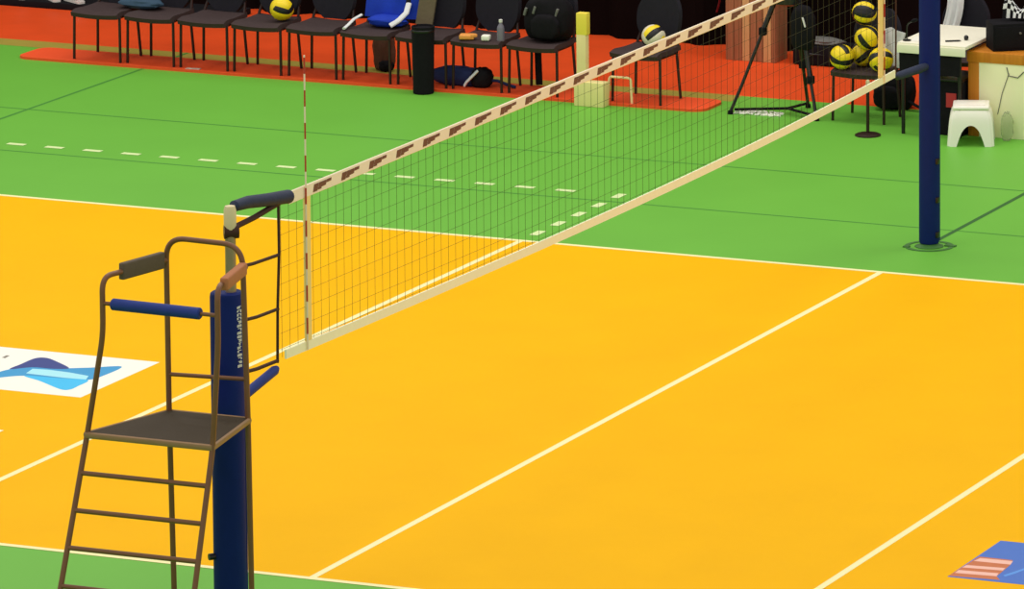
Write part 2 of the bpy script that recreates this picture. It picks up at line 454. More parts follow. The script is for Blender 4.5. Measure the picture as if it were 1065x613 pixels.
# ------------------------------------------------------------------ umpire stand
u = thing('umpire_stand', 'tall grey steel umpire stand with dark platform, ladder rungs and blue back bar', 'umpire stand', (-.03, -1.6, 0))
TR = .0165
def fpt(z, sgn):   # front leg axis below the deck
    t = 1.29-z
    return Vector((-.455-.03*t if sgn < 0 else .367+.02*t, -1.82-.34*t, z))
def front(sgn, xt, xb):
    low = fpt(0.012, sgn)
    pts = [low, fpt(1.29, sgn), (xt-.0*sgn, -1.82, 1.90), (xt, -1.82, 2.24), (xb, -1.2, 2.215)]
    pp = [pts[0]]+fillet(pts[0:3], .08)[1:-1]+fillet([pts[1], Vector(pts[2]), Vector(pts[3])], .05)[7:0:-1][::-1][:0]
    path = fillet(pts, .09, 7)
    return path
b = MB(); b.tube(front(-1, -.338, -.268), TR, 12); fl = b.build('leg', 'frame', u)
b = MB(); b.tube(front(1, .412, .255), TR, 12); fr = b.build('leg', 'frame', u)
b = MB()
arch = fillet([(-.247, -1.2, .012), (-.265, -1.2, 1.29), (-.268, -1.2, 2.352), (.235, -1.2, 2.342), (.258, -1.2, 1.29), (.268, -1.2, .012)], .13, 9)
b.tube(arch, TR, 12); b.build('back_arch', 'frame', u)
b = MB(); b.tube([(-.266, -1.2, 1.53), (.255, -1.2, 1.545)], .0125, 10); b.build('back_rail', 'frame', u)
for z in (1.085, .88, .675, .465, .26):
    b = MB(); b.tube([fpt(z, -1), fpt(z, 1)], .0145, 10); b.build('rung', 'frame', u)
for s_ in (-1, 1):
    b = MB(); b.tube([fpt(.10, s_), (-.25 if s_ < 0 else .265, -1.2, .10)], .012, 8); b.build('base_rail', 'frame', u)
for p in (fpt(0, -1), fpt(0, 1), (-.247, -1.2, 0), (.268, -1.2, 0)):
    b = MB(); b.lathe([(.024, 0), (.024, .03), (.018, .035)], (p[0], p[1], 0), 14); b.build('rubber_foot', 'black', u)
b = MB()
b.poly([(-.452, -1.83), (.367, -1.83), (.258, -1.19), (-.268, -1.19)], 1.292, 1.312)
dk = b.build('platform', 'deck', u)
b = MB()
for a, c in (((-.46, -1.835, 1.297), (.375, -1.835, 1.297)), ((.375, -1.835, 1.297), (.262, -1.19, 1.297)), ((.262, -1.19, 1.297), (-.272, -1.19, 1.297)), ((-.272, -1.19, 1.297), (-.46, -1.835, 1.297))):
    b.tube([a, c], .017, 8, flat=(.8, 1.15))
b.build('platform_edge', 'deck_edge', dk)
def pad(p0, p1, h, w, m):
    p0, p1 = Vector(p0), Vector(p1); dv = (p1-p0); L = dv.length
    rot = dv.to_track_quat('Y', 'Z').to_matrix()
    b = MB(); b.box((p0+p1)/2, (w, L, h), rot=rot, bev=.012, seg=3); return b.build('arm_pad', m, u)
ap = pad((-.317, -1.64, 2.235), (-.272, -1.235, 2.222), .10, .04, 'grey_pad')
ap = pad((.40, -1.72, 2.235), (.262, -1.24, 2.215), .075, .05, 'tan_pad'); ap['label'] = 'tan arm pad'
b = MB(); b.tube([(-.338, -1.82, 2.085), (.412, -1.82, 2.075)], .012, 10); br = b.build('back_bar', 'frame', u)
b = MB(); b.tube([(-.275, -1.82, 2.084), (-.268, -1.82, 2.084), (.295, -1.82, 2.077), (.302, -1.82, 2.077)], [.028, .035, .035, .028], 16); b.build('bar_sleeve', 'blue_bar', br)

# ------------------------------------------------------------------ red mat
def rr(x0, x1, y0, y1, r, n=6):
    out = []
    for cx, cy, a0 in ((x1-r, y1-r, 0), (x0+r, y1-r, PI/2), (x0+r, y0+r, PI), (x1-r, y0+r, 1.5*PI)):
        for k in range(n+1):
            a = a0+PI/2*k/n; out.append((cx+r*math.cos(a), cy+r*math.sin(a)))
    return out
MT = .022
b = MB(); b.poly(rr(-10.38, -3.74, 13.99, 14.47, .12), .0, MT)
tag(b.build('floor_mat', 'mat_red', origin=(-7, 14.2, 0)), 'long bright red mat under the row of black chairs', 'mat')

# ------------------------------------------------------------------ chairs
def make_chair(label):
    t = thing('padded_chair', label, 'chair')
    b = MB()
    def seat(u_, v):
        x = (u_-.5)*.47; y = -.215+v*.43
        e = abs(u_-.5)*2
        z = .425+.012*e**2-.028*max(0, 1-v/.22)**2-.012*math.sin(PI*v)
        x *= 1-.10*v
        return (x, y, z)
    b.sheet(seat, 14, 14, .042); b.build('seat', 'seat', t)
    b = MB()
    def back(u_, v):
        zz = v*2-1; hw = .215*(1-abs(zz)**2.6*.52)
        x = (u_-.5)*2*hw
        z = .452+.448*v
        return (x, .235+.055*v+.05*(x/.2)**2*-1+.0, z)
    b.sheet(back, 16, 14, .035); b.build('backrest', 'chair_back', t)
    for s_ in (-1, 1):
        b = MB(); b.tube(fillet([(s_*.236, -.17, 0), (s_*.230, -.165, .40), (s_*.218, -.12, .405)], .03), .0125, 8); b.build('leg', 'leg', t)
        b = MB(); b.tube([(s_*.222, .19, 0), (s_*.200, .165, .40), (s_*.198, .19, .47), (s_*.175, .245, .60), (s_*.165, .262, .72)], .0125, 8); b.build('leg', 'leg', t)
        b = MB(); b.tube([(s_*.219, -.16, .395), (s_*.200, .17, .398)], .0115, 8); b.build('seat_rail', 'leg', t)
    return t
GR = 'black chairs in a row on the red mat'
names = ['leftmost black padded chair of the row on the red mat',
         'second black padded chair from the left end of the row',
         'third black padded chair from the left, nothing on its seat, left of the ball',
         'black padded chair with a yellow volleyball on its seat',
         'empty black padded chair between the ball chair and the blue jacket chair',
         'black padded chair with a bright blue jacket over its back',
         'black padded chair behind the tall black bin, khaki garment over its back',
         'black padded chair with snacks and a bottle on its seat',
         'rightmost black padded chair of the row, carrying a black backpack']
ch0 = make_chair(names[0])
CX = []
for k, nm in enumerate(names):
    x = -9.59+.53*k; yj = 14.235+random.uniform(-.006, .006); rz = -.045+random.uniform(-.02, .02)
    CX.append(x)
    if k == 0:
        ch0.location = (x, yj, MT); ch0.rotation_euler = (0, 0, rz); ch0['group'] = GR
    else: dup(ch0, (x, yj, MT), rz, nm, GR)
dup(ch0, (-4.37, 14.23, MT), -.10, 'black padded chair standing alone near the right end of the red mat', 'single black chairs')
dup(ch0, (-2.35, 14.26, 0), -.03, 'black padded chair piled with yellow volleyballs left of the white table', 'single black chairs')
dup(ch0, (-1.86, 15.06, 0), .0, 'black padded chair behind the white table with a white towel on it', 'single black chairs')

# ------------------------------------------------------------------ volleyballs
def make_ball(cols):
    b = MB(); n = 12; r = .105
    axes = [((1, 0, 0), (0, 1, 0), (0, 0, 1)), ((-1, 0, 0), (0, 0, 1), (0, 1, 0)), ((0, 1, 0), (0, 0, 1), (1, 0, 0)),
            ((0, -1, 0), (1, 0, 0), (0, 0, 1)), ((0, 0, 1), (1, 0, 0), (0, 1, 0)), ((0, 0, -1), (0, 1, 0), (1, 0, 0))]
    for fi, (w, a, c) in enumerate(axes):
        w, a, c = Vector(w), Vector(a), Vector(c)
        if a.cross(c).dot(w) < 0: a, c = c, a
        for band in range(3):
            b.mi = cols[band]
            v = []; fs = []
            for i in range(n+1):
                for j in range(5):
                    s_ = -1+2*i/n; t_ = -1+2*(band+j/4)/3
                    tt = math.tan(t_*PI/4); ss = math.tan(s_*PI/4)
                    p = (w+a*ss+c*tt).normalized()
                    edge = min(j, 4-j) == 0 or i in (0, n)
                    v.append(p*(r-.0022 if edge else r))
            for i in range(n):
                for j in range(4):
                    q = i*5+j; fs.append((q, q+5, q+6, q+1))
            b._add(v, fs)
    bmesh.ops.recalc_face_normals(b.bm, faces=b.bm.faces)
    return b
def ball(loc, rot, label, cols=(0, 1, 0), mats=('yellow', 'ball_dark', 'ball_pale')):
    b = make_ball(cols); o = b.build('volleyball', list(mats), smooth=60)
    o.location = loc; o.rotation_euler = rot
    return tag(o, label, 'volleyball', 'volleyballs on the chairs')
zs = MT+.448+.105
ball((-7.86, 14.24, zs), (.5, .3, .4), 'yellow volleyball resting on the fourth chair of the row', cols=(0, 0, 1))
ball((-4.30, 14.22, zs), (.9, .5, 2.0), 'volleyball with pale, black and yellow panels on the lone chair', cols=(2, 1, 0))
zb = .438+.105
ball((-2.515, 14.12, zb), (0.1, .35, -.5), 'leftmost yellow and black volleyball of the pile left of the table', cols=(0, 1, 0))
ball((-2.405, 14.305, zb+.003), (.2, -.7, .3), 'middle yellow and black volleyball at the bottom of the pile', cols=(0, 1, 0))
ball((-2.165, 14.13, zb), (.9, .2, .8), 'rightmost yellow and black volleyball of the pile, behind the net tape end', cols=(0, 1, 0))
ball((-2.318, 14.19, zb+.166), (.4, .9, .4), 'yellow volleyball lying on top of the three bottom volleyballs', cols=(0, 1, 0))
ball((-2.36, 14.235, zb+.166+.2025), (.5, .2, .3), 'topmost volleyball of the pile, dark with a yellow panel', cols=(1, 0, 1))

# ------------------------------------------------------------------ things on and around the row of chairs
zt = MT+.446
b = MB(); b.blob((-9.30, 14.33, zt+.045), (.22, .10, .05), .16, 2.2, 1); 
tag(b.build('jacket', 'teal', origin=(-9.28, 14.30, zt)), 'slate teal jacket bundled on the two leftmost chairs', 'jacket')

def draped(name, label, cat, cx, cy, m, w0, front_drop, back_drop, mpip=None, seed=1, xoff=0):
    t = thing(name, label, cat, (cx, cy, MT+.9))
    ytop = .292; ztop = MT+.905+.012
    def fn(u_, v):
        x = (u_-.5)*w0+xoff
        L = front_drop+back_drop; s_ = v*L
        wob = .012*noise.noise(Vector((x*9, s_*6, seed)))
        if s_ < front_drop:
            k = front_drop-s_
            return (cx+x*(1+.12*k/front_drop), cy+ytop-.035-.14*k-.03*(1-(x/.22)**2)+wob-.012, ztop-k)
        k = s_-front_drop
        return (cx+x, cy+ytop+.03+.04*k+wob, ztop-k)
    b = MB(); b.sheet(fn, 16, 22, .012); p = b.build('cloth_body', m, t)
    return t, p
t, p = draped('jacket', 'bright blue jacket with white piping draped over a chair back', 'jacket', CX[5]+.02, 14.235, 'royal', .46, .41, .3, seed=2, xoff=.03)
b = MB(); b.blob((CX[5]+.06, 14.33, zt+.05), (.19, .10, .055), .15, 2, 5); b.build('jacket_fold', 'royal', t)
b = MB(); b.tube([(CX[5]+.225, 14.41, zt+.20), (CX[5]+.235, 14.34, zt+.13), (CX[5]+.20, 14.27, zt+.075), (CX[5]+.14, 14.22, zt+.03)], .026, 10, flat=(1, .6)); b.build('piping', 'white_cloth', t)
b = MB(); b.tube([(CX[5]-.16, 14.27, zt+.10), (CX[5]-.20, 14.20, zt+.07), (CX[5]-.215, 14.12, zt+.03), (CX[5]-.218, 14.05, zt+.012)], .018, 10, flat=(1, .6)); b.build('piping', 'white_cloth', t)
t = thing('garment', 'khaki garment hanging over a chair back behind the black bin', 'clothing', (CX[6]-.12, 14.235, MT+.9))
b = MB()
def kh(u_, v):
    L = .70; s_ = v*L; x = CX[6]-.10+(u_-.5)*.16
    if s_ < .44:
        k = .44-s_; return (x-.10*k, 14.235+.225-.18*k, MT+.918-k)
    k = s_-.44; return (x, 14.235+.325+.03*k, MT+.918-k)
b.sheet(kh, 6, 20, .02); b.build('cloth_body', 'khaki', t)
b = MB(); b.blob((CX[5]-.17, 14.70, .17), (.10, .07, .19), .14, 2, 3, ex=.8); 
bb = thing('cloth_bag', 'brown cloth bag with dark bottom on the floor under the blue jacket chair', 'bag', (CX[5]-.17, 14.70, 0))
b.build('bag_body', 'brown', bb)
b = MB(); b.blob((CX[5]-.13, 14.66, .05), (.07, .06, .055), .15, 2, 4); b.build('bag_bottom', 'black', bb)

t = thing('waste_bin', 'tall black round bin standing in front of the chairs', 'bin', (-6.32, 13.90, 0))
b = MB(); b.lathe([(.08, 0), (.09, .008), (.09, .1), (.094, .35), (.098, .56), (.10, .57), (.10, .585), (.092, .588), (.088, .57)], (-6.32, 13.90, 0), 28); b.build('bin_body', 'black', t)
b = MB(); b.lathe([(.098, .54), (.101, .545), (.101, .555), (.098, .56)], (-6.32, 13.90, 0), 28, cap=False); b.build('bin_rim', 'black_gloss', t)

t = thing('sports_bag', 'navy bag with white stripe on the mat under the chairs, right of the bin', 'bag', (-6.2, 14.25, MT))
b = MB(); b.blob((-6.15, 14.25, MT+.075), (.25, .085, .09), .16, 2.5, 8, ex=.85); b.build('bag_body', 'navy_cloth', t)
b = MB(); b.blob((-5.93, 14.23, MT+.08), (.10, .09, .095), .14, 2.5, 11, ex=.9); b.build('bag_end', 'black', t)
b = MB(); b.tube([(-5.93, 14.16, MT+.155), (-5.97, 14.135, MT+.11), (-6.03, 14.135, MT+.05), (-6.05, 14.14, MT+.02)], .024, 10, flat=(1, .5)); b.build('stripe', 'white_cloth', t)
b = MB(); b.tube([(-5.86, 14.24, MT+.06), (-5.79, 14.25, MT+.06), (-5.70, 14.26, MT+.03), (-5.62, 14.25, MT+.016)], .014, 8); b.build('strap', 'navy_cloth', t)
b = MB(); b.blob((-6.33, 14.40, MT+.06), (.10, .05, .07), .15, 2.5, 9)
tag(b.build('towel', 'pale_cloth', origin=(-6.33, 14.40, MT)), 'pale towel lying against the navy bag behind the bin', 'towel')

# snacks and bottle
b = MB(); b.box((CX[7]-0.11, 14.08, zt+.018), (.13, .09, .045), rot=RZ(.3), bev=.015, seg=3); b.box((CX[7]-0.05, 14.08, zt+.03), (.06, .05, .03), rot=RZ(.8), bev=.012)
tag(b.build('snack_pack', 'orange_item', origin=(CX[7]-0.09, 14.08, zt)), 'orange snack pack on the front of a black chair seat', 'snack pack')
b = MB(); b.box((CX[7]+0.07, 14.08, zt+.02), (.075, .07, .05), rot=RZ(.2), bev=.016, seg=3)
tag(b.build('paper_cup', 'paper', origin=(CX[7]+0.07, 14.08, zt)), 'small white pack on the chair seat between orange pack and bottle', 'pack')
t = thing('drink_bottle', 'pale plastic drink bottle standing on the chair seat right of the white pack', 'bottle', (CX[7]+0.20, 14.10, zt-.006))
b = MB(); b.lathe([(.028, 0), (.033, .006), (.033, .11), (.028, .13), (.014, .155), (.013, .165)], (CX[7]+0.20, 14.10, zt-.006), 18); b.build('bottle_body', 'bottle', t)
b = MB(); b.lathe([(.016, .165), (.016, .188), (.013, .19)], (CX[7]+0.20, 14.10, zt-.006), 14); b.build('cap', 'white_letter', t)

t = thing('backpack', 'large black backpack filling the rightmost chair of the row', 'backpack', (CX[8], 14.25, zt))
b = MB(); b.blob((CX[8]+.045, 14.29, zt+.185), (.215, .12, .205), .12, 2.2, 12, ex=.7); bp = b.build('pack_body', 'black', t)
b = MB(); b.blob((CX[8]+.06, 14.165, zt+.13), (.13, .045, .11), .1, 2.2, 13, ex=.7); b.build('front_pocket', 'black', t)
for xo, zo in ((-.17, .25), (-.08, .27), (.13, .26)):
    b = MB(); b.box((CX[8]+xo+.03, 14.175+abs(xo)*.1, zt+zo), (.022, .03, .07), rot=RY(.3), bev=.008); b.build('buckle', 'grey', t)
b = MB(); b.tube([(CX[8]-.12, 14.38, zt+.05), (CX[8]-.15, 14.465, zt+.0), (CX[8]-.16, 14.47, zt-.15), (CX[8]-.14, 14.45, MT+.01)], .03, 8, flat=(1, .5)); b.build('strap', 'black', t)

b = MB(); b.box((-8.63, 14.04, MT+.003), (.13, .05, .004), rot=RZ(.1))
tag(b.build('paper_slip', 'pale_cloth', origin=(-8.63, 14.04, MT)), 'small pale slip of paper on the front edge of the red mat', 'paper')

# foam column with block
t = thing('foam_pillar', 'slim cream pillar with yellow top on a pale block', 'pillar', (-4.81, 13.98, 0))
b = MB(); b.box((-4.745, 13.93, .105), (.275, .12, .21), bev=.008); b.build('base_block', 'cream2', t)
b = MB(); b.box((-4.835, 13.95, .435), (.09, .07, .45), bev=.01); b.build('column', 'cream', t)
b = MB(); b.box((-4.83, 13.95, .70), (.10, .075, .19), bev=.01); b.build('top_cap', 'yellow_top', t)
# pale box under the lone chair
b = MB()
b.tube(fillet([(-4.645, 14.04, MT), (-4.63, 14.04, .24), (-4.43, 14.04, .24), (-4.42, 14.04, MT)], .03), .011, 8)
tag(b.build('wire_hoop', 'cream', origin=(-4.53, 14.04, MT)), 'small cream hoop standing under the front of the lone chair', 'hoop')

# ------------------------------------------------------------------ tripod with bag
t = thing('camera_tripod', 'black camera tripod with spread legs on the green floor', 'tripod', (-3.05, 14.25, 0))
hub = Vector((-3.07, 14.27, .97))
def tleg(foot, top, knee):
    foot = Vector(foot); top = Vector(top); b = MB(); mid = foot.lerp(top, knee)
    b.tube([foot+Vector((0, 0, .02)), foot.lerp(top, .25), mid], .015, 8)
    b.tube([mid, top], .024, 8)
    l = b.build('leg', 'black_gloss', t)
    b = MB(); b.box(mid, (.06, .06, .07), bev=.012); b.build('leg_clamp', 'black', l)
    b = MB(); b.lathe([(.024, 0), (.022, .03), (.012, .035)], (foot.x, foot.y, 0), 12); b.build('rubber_foot', 'black', l)
tleg((-3.50, 14.03, 0), (-3.18, 14.25, .97), .72); tleg((-2.71, 14.03, 0), (-2.965, 14.25, .97), .34); tleg((-3.00, 14.52, 0), (-3.03, 14.32, .97), .40)
b = MB(); b.lathe([(.10, .93), (.135, .945), (.135, .99), (.08, 1.02), (.045, 1.10), (.04, 1.14)], (hub.x, hub.y, 0), 20); b.build('hub', 'black_gloss', t)
b = MB(); b.box((hub.x, hub.y, 1.17), (.12, .14, .08), bev=.015); b.tube([(hub.x, hub.y+.05, 1.16), (hub.x+.1, hub.y+.35, 1.08)], .012, 8); b.build('pan_head', 'black_gloss', t)
b = MB()
for q in ((-3.50, 14.03), (-2.71, 14.03), (-3.00, 14.52)):
    b.tube([(-3.05, 14.2, .05), (q[0]*.93-3.05*.07, q[1]*.93+14.2*.07, .04)], .012, 8)
b.build('spreader', 'black', t)
t = thing('camera_bag', 'black bag hanging inside the camera tripod', 'bag', (-2.93, 14.20, .60))
b = MB(); b.blob((-2.885, 14.155, .75), (.11, .06, .20), .1, 2.2, 15, ex=.75); b.build('bag_body', 'black', t)
b = MB(); b.tube([(-2.90, 14.16, .93), (-2.915, 14.17, .985), (-2.96, 14.2, 1.003), (-3.02, 14.24, 1.005)], .012, 8); b.build('strap', 'black', t)
b = MB(); b.tube([(-2.865, 14.095, .86), (-2.85, 14.09, .82), (-2.84, 14.095, .78)], .012, 8, flat=(1, .6)); b.build('painted_glint', 'white_letter', t)  # white strip that paints the highlight onto the black bag
b = MB()
pts = []
for k in range(60):
    a = k/59
    pts.append((-3.50+.44*a+.03*math.sin(k*1.7), 14.12+.09*math.sin(k*.75)*(1-a*.3), .008+.004*math.sin(k*.9)))
b.tube(pts, .0075, 6)
tag(b.build('white_cable', 'paper', origin=(-3.3, 14.05, 0)), 'white cable lying in loops on the floor between the tripod feet', 'cable')

# slatted wooden column
t = thing('wooden_column', 'brown slatted wooden column in front of the black curtain', 'column', (-4.27, 16.35, 0))
w = [(-4.50, .08, 'slat'), (-4.42, .075, 'slat'), (-4.345, .07, 'slat_light'), (-4.275, .065, 'slat'), (-4.21, .06, 'slat'), (-4.14, .075, 'slat_light'), (-4.08, .04, 'slat')]
for x, ww, m in w:
    b = MB(); b.box((x, 16.35, .6), (ww, .22, 1.2), bev=.008); b.build('slat', m, t)
b = MB(); b.box((-4.30, 16.48, .6), (.48, .04, 1.2)); b.build('backing_board', 'slat', t)
b = MB(); b.tube([(-4.83, 16.70, .33), (-4.80, 16.69, .42), (-4.775, 16.70, .60), (-4.76, 16.70, .9)], .02, 8, flat=(1, .35))
tag(b.build('ribbon', 'ribbon', origin=(-4.8, 16.7, .33)), 'dark red ribbon hanging on the black curtain left of the column', 'ribbon')

# flight case with grey cloth
t = thing('equipment_case', 'low black equipment case by the curtain behind the volleyballs', 'case', (-3.65, 16.4, 0))
b = MB(); b.box((-3.65, 16.4, .09), (.50, .3, .17), bev=.015); b.build('case_body', 'black', t)
b = MB(); b.tube([(-3.72, 16.245, .1), (-3.72, 16.225, .11), (-3.58, 16.225, .11), (-3.58, 16.245, .1)], .009, 8); b.build('handle', 'black_gloss', t)
b = MB(); b.blob((-3.66, 16.38, .20), (.20, .10, .04), .2, 3, 22)
tag(b.build('cloth', 'grey', origin=(-3.66, 16.38, .175)), 'grey cloth lying on the low black equipment case', 'cloth')

# riser with white shoes, far left
b = MB(); b.box((-12.6, 16.45, .03), (6.2, .45, .06), bev=.01)
tag(b.build('riser', 'black', origin=(-12.6, 16.45, 0)), 'low black riser along the curtain at the far left', 'riser')
def shoe(x, y, rz, label, base=None):
    if base:
        return dup(base, (x, y, .06), rz, label)
    t = thing('sneaker', label, 'shoe', (0, 0, 0), 'white shoes on the riser')
    b = MB(); b.poly([(-.04, -.13), (-.025, -.15), (.025, -.15), (.042, -.12), (.038, .0), (.034, .11), (.0, .13), (-.034, .11), (-.036, 0)], 0, .022); b.build('sole', 'white_letter', t)
    b = MB(); b.tube([(0, -.135, .035), (0, -.10, .045), (0, -.03, .06), (0, .04, .075), (0, .115, .07)], [.022, .036, .038, .037, .028], 14, flat=(1, .95)); up = b.build('upper', 'white_cloth', t)
    b = MB()
    for k in range(4): b.tube([(-.022, -.05+.025*k, .089+.006*k), (.022, -.05+.025*k, .089+.006*k)], .004, 6)
    b.build('laces', 'pale_cloth', up)
    b = MB(); b.tube([(0, .065, .10), (0, .07, .125)], [.036, .034], 14); b.build('collar', 'grey', t)
    t.location = (x, y, .06); t.rotation_euler = (0, 0, rz); return t
s0 = shoe(-11.72, 16.38, .5, 'leftmost white shoe on the black riser at the top left')
shoe(-11.40, 16.36, .9, 'middle white shoe on the black riser at the top left', s0)
shoe(-11.16, 16.34, 1.1, 'white shoe on the black riser closest to the row of chairs', s0)

# ------------------------------------------------------------------ scorer's table and its things
TZ = .78
t = thing('scorer_table', 'white topped scorer table with black skirt behind the far net post', 'table', (-1.58, 14.1, 0))
b = MB(); b.box((-1.555, 14.19, TZ-.015), (.61, .88, .03), bev=.005); b.build('table_top', 'table_white', t)
b = MB(); b.box((-1.555, 13.747, TZ-.05), (.61, .014, .07), bev=.004); b.build('front_edge', 'table_white', t)
b = MB()
def sk(u_, v):
    x = -1.85+u_*.545
    return (x, 13.765+.008*math.sin(x*40)*(1-v)+.004, .52+v*(TZ-.035-.52))
b.sheet(sk, 50, 6, .008); b.build('skirt', 'black', t)
for x in (-1.83, -1.325):
    for y in (13.81, 14.58):
        b = MB(); b.tube([(x, y, 0), (x, y, TZ-.03)], .016, 10); b.build('leg', 'black_gloss', t)
b = MB(); b.box((-1.70, 13.93, TZ+.002), (.18, .22, .004), rot=RZ(.25)); tag(b.build('paper_sheet', 'paper', origin=(-1.70, 13.93, TZ)), 'white sheet of paper on the table left of the post', 'paper')
t = thing('microphone', 'small black microphone on a bent stand at the left of the table', 'microphone', (-1.81, 13.84, TZ))
b = MB(); b.lathe([(.035, 0), (.035, .008), (.01, .015)], (-1.81, 13.84, TZ), 16); b.build('base', 'black_gloss', t)
b = MB(); b.tube(fillet([(-1.81, 13.84, TZ+.01), (-1.81, 13.84, TZ+.14), (-1.755, 13.82, TZ+.17)], .04), .006, 8); b.build('stem', 'black_gloss', t)
b = MB(); b.tube([(-1.755, 13.82, TZ+.17), (-1.735, 13.815, TZ+.18), (-1.705, 13.81, TZ+.19)], [.012, .017, .012], 10); b.build('head', 'black', t)
b = MB(); b.tube([(-1.49, 13.90, TZ+.008), (-1.39, 13.96, TZ+.008)], .007, 8); b.tube([(-1.39, 13.96, TZ+.008), (-1.375, 13.969, TZ+.008)], [.006, .002], 8)
tag(b.build('pen', 'black_gloss', origin=(-1.43, 13.93, TZ)), 'black pen lying on the white table right of the post', 'pen')
b = MB(); b.blob((-1.36, 14.04, TZ+.02), (.02, .02, .023), .1, 3, 2)
tag(b.build('whistle', 'black_gloss', origin=(-1.36, 14.04, TZ)), 'tiny black whistle on the white table beside the black box', 'whistle')
# white towel over the chair behind the table
t = thing('towel', 'white towel hanging over the chair behind the white table, right of the post', 'towel', (-1.86, 15.02, .9))
b = MB()
def wj(u_, v):
    L = .72; s_ = v*L; x = -1.95+(u_-.5)*.14
    if s_ < .40:
        k = .40-s_; return (x+.012*math.sin(k*12)-.10*k, 15.06+.205-.17*k+.012*math.sin(u_*14), .925-k)
    k = s_-.40; return (x, 15.06+.345+.03*k+.01*math.sin(u_*14), .925-k)
b.sheet(wj, 14, 20, .02); b.build('cloth_body', 'white_cloth', t)
t = thing('towel', 'white towel propped behind the volleyballs on the ball chair', 'towel', (-2.19, 14.42, zb-.1))
b = MB()
def tw(u_, v):
    return (-2.26+.18*u_+.01*math.sin(v*7), 14.385+.02*math.sin(u_*9)+.045*v, .442+.30*v+.02*math.sin(u_*5))
b.sheet(tw, 12, 12, .014); b.build('cloth_body', 'white_cloth', t)
# black backpack under the table and crate
t = thing('backpack', 'black backpack slumped on the floor behind the ball chair and thin pole', 'backpack', (-2.32, 14.76, 0))
b = MB(); b.blob((-2.31, 14.78, .15), (.185, .12, .175), .12, 2.2, 17, ex=.8); b.build('pack_body', 'black', t)
b = MB(); b.blob((-2.33, 14.655, .11), (.12, .05, .10), .1, 2.2, 18, ex=.75); b.build('front_pocket', 'black', t)
b = MB(); b.tube([(-2.16, 14.72, .08), (-2.08, 14.70, .05), (-2.02, 14.70, .025), (-1.97, 14.70, .02)], .018, 8, flat=(1, .6)); b.build('strap', 'black', t)
t = thing('storage_crate', 'black crate with a pink red label under the right half of the table', 'crate', (-1.46, 14.06, 0))
b = MB(); b.box((-1.46, 14.06, .23), (.28, .40, .46), bev=.012); cb = b.build('crate_body', 'black', t)
b = MB(); b.box((-1.42, 13.857, .30), (.09, .006, .12)); b.build('crate_label', 'label_red', cb)
b = MB(); b.box((-1.46, 14.06, .468), (.29, .42, .02), bev=.006); b.build('crate_lid', 'black_gloss', t)

# pole stand with disc base
t = thing('pole_stand', 'thin dark pole on a round base in front of the black backpack', 'pole', (-2.07, 13.62, 0))
b = MB(); b.lathe([(.108, 0), (.108, .010), (.09, .018), (.02, .026)], (-2.07, 13.62, 0), 28); b.build('base', 'leg', t)
b = MB(); b.tube([(-2.07, 13.62, .02), (-2.07, 13.62, .40)], .014, 12); b.build('pole', 'leg', t)
b = MB(); b.tube([(-2.07, 13.62, .39), (-2.07, 13.62, .46), (-2.07, 13.62, .47)], [.017, .017, .01], 12); b.build('pole_top', 'cream_metal', t)

# white plastic stool
t = thing('plastic_stool', 'white plastic stool with arched sides in front of the wooden cabinet', 'stool', (-1.17, 13.68, 0))
b = MB()
cx, cy = -1.17, 13.68
h = .315; ht = .145; hb = .195
def corner(i): return ((-1, -1), (1, -1), (1, 1), (-1, 1))[i]
for i in range(4):
    (ax, ay), (bx_, by_) = corner(i), corner((i+1) % 4)
    nu = 20
    rows = []
    for k in range(nu+1):
        s_ = k/nu; q = abs(s_-.5)*2
        # arch opening
        zarch = .175*math.sqrt(max(0, 1-(q/.54)**2)) if q < .54 else 0
        zlow = zarch
        col = []
        for zz in [zlow+(h-.02-zlow)*w_ for w_ in (0, .3, .55, .75, .9, 1)]:
            f_ = hb-.022*zz/h+(ht+.004-hb)*max(0, zz/h)**7*.9
            sc = f_
            ex = ax+(bx_-ax)*s_; ey = ay+(by_-ay)*s_
            rn = 1-.10*max(0, (q-.8)/.2)**2
            col.append((cx+ex*sc*rn, cy+ey*sc*rn, zz))
        rows.append(col)
    v = [p for c_ in rows for p in c_]; fs = []
    for k in range(nu):
        for j in range(5):
            a_ = k*6+j; fs.append((a_, a_+6, a_+7, a_+1))
    b._add(v, fs)
bmesh.ops.remove_doubles(b.bm, verts=b.bm.verts, dist=.002)
r = bmesh.ops.solidify(b.bm, geom=b.bm.faces[:], thickness=.008)
body = b.build('stool_body', 'plastic', t)
t.rotation_euler = (0, 0, .36)
b = MB(); b.box((cx, cy, h-.004), (ht*2+.012, ht*2+.012, .03), bev=.014, seg=3); b.build('seat', 'plastic', t)
b = MB(); b.box((cx, cy, h+.014), (.24, .20, .014), bev=.006); b.build('seat_rim', 'plastic', t)
b = MB(); b.box((cx, cy-ht-.014, h-.055), (.06, .008, .012), bev=.003); b.build('grip_slot', 'pale_cloth', t)

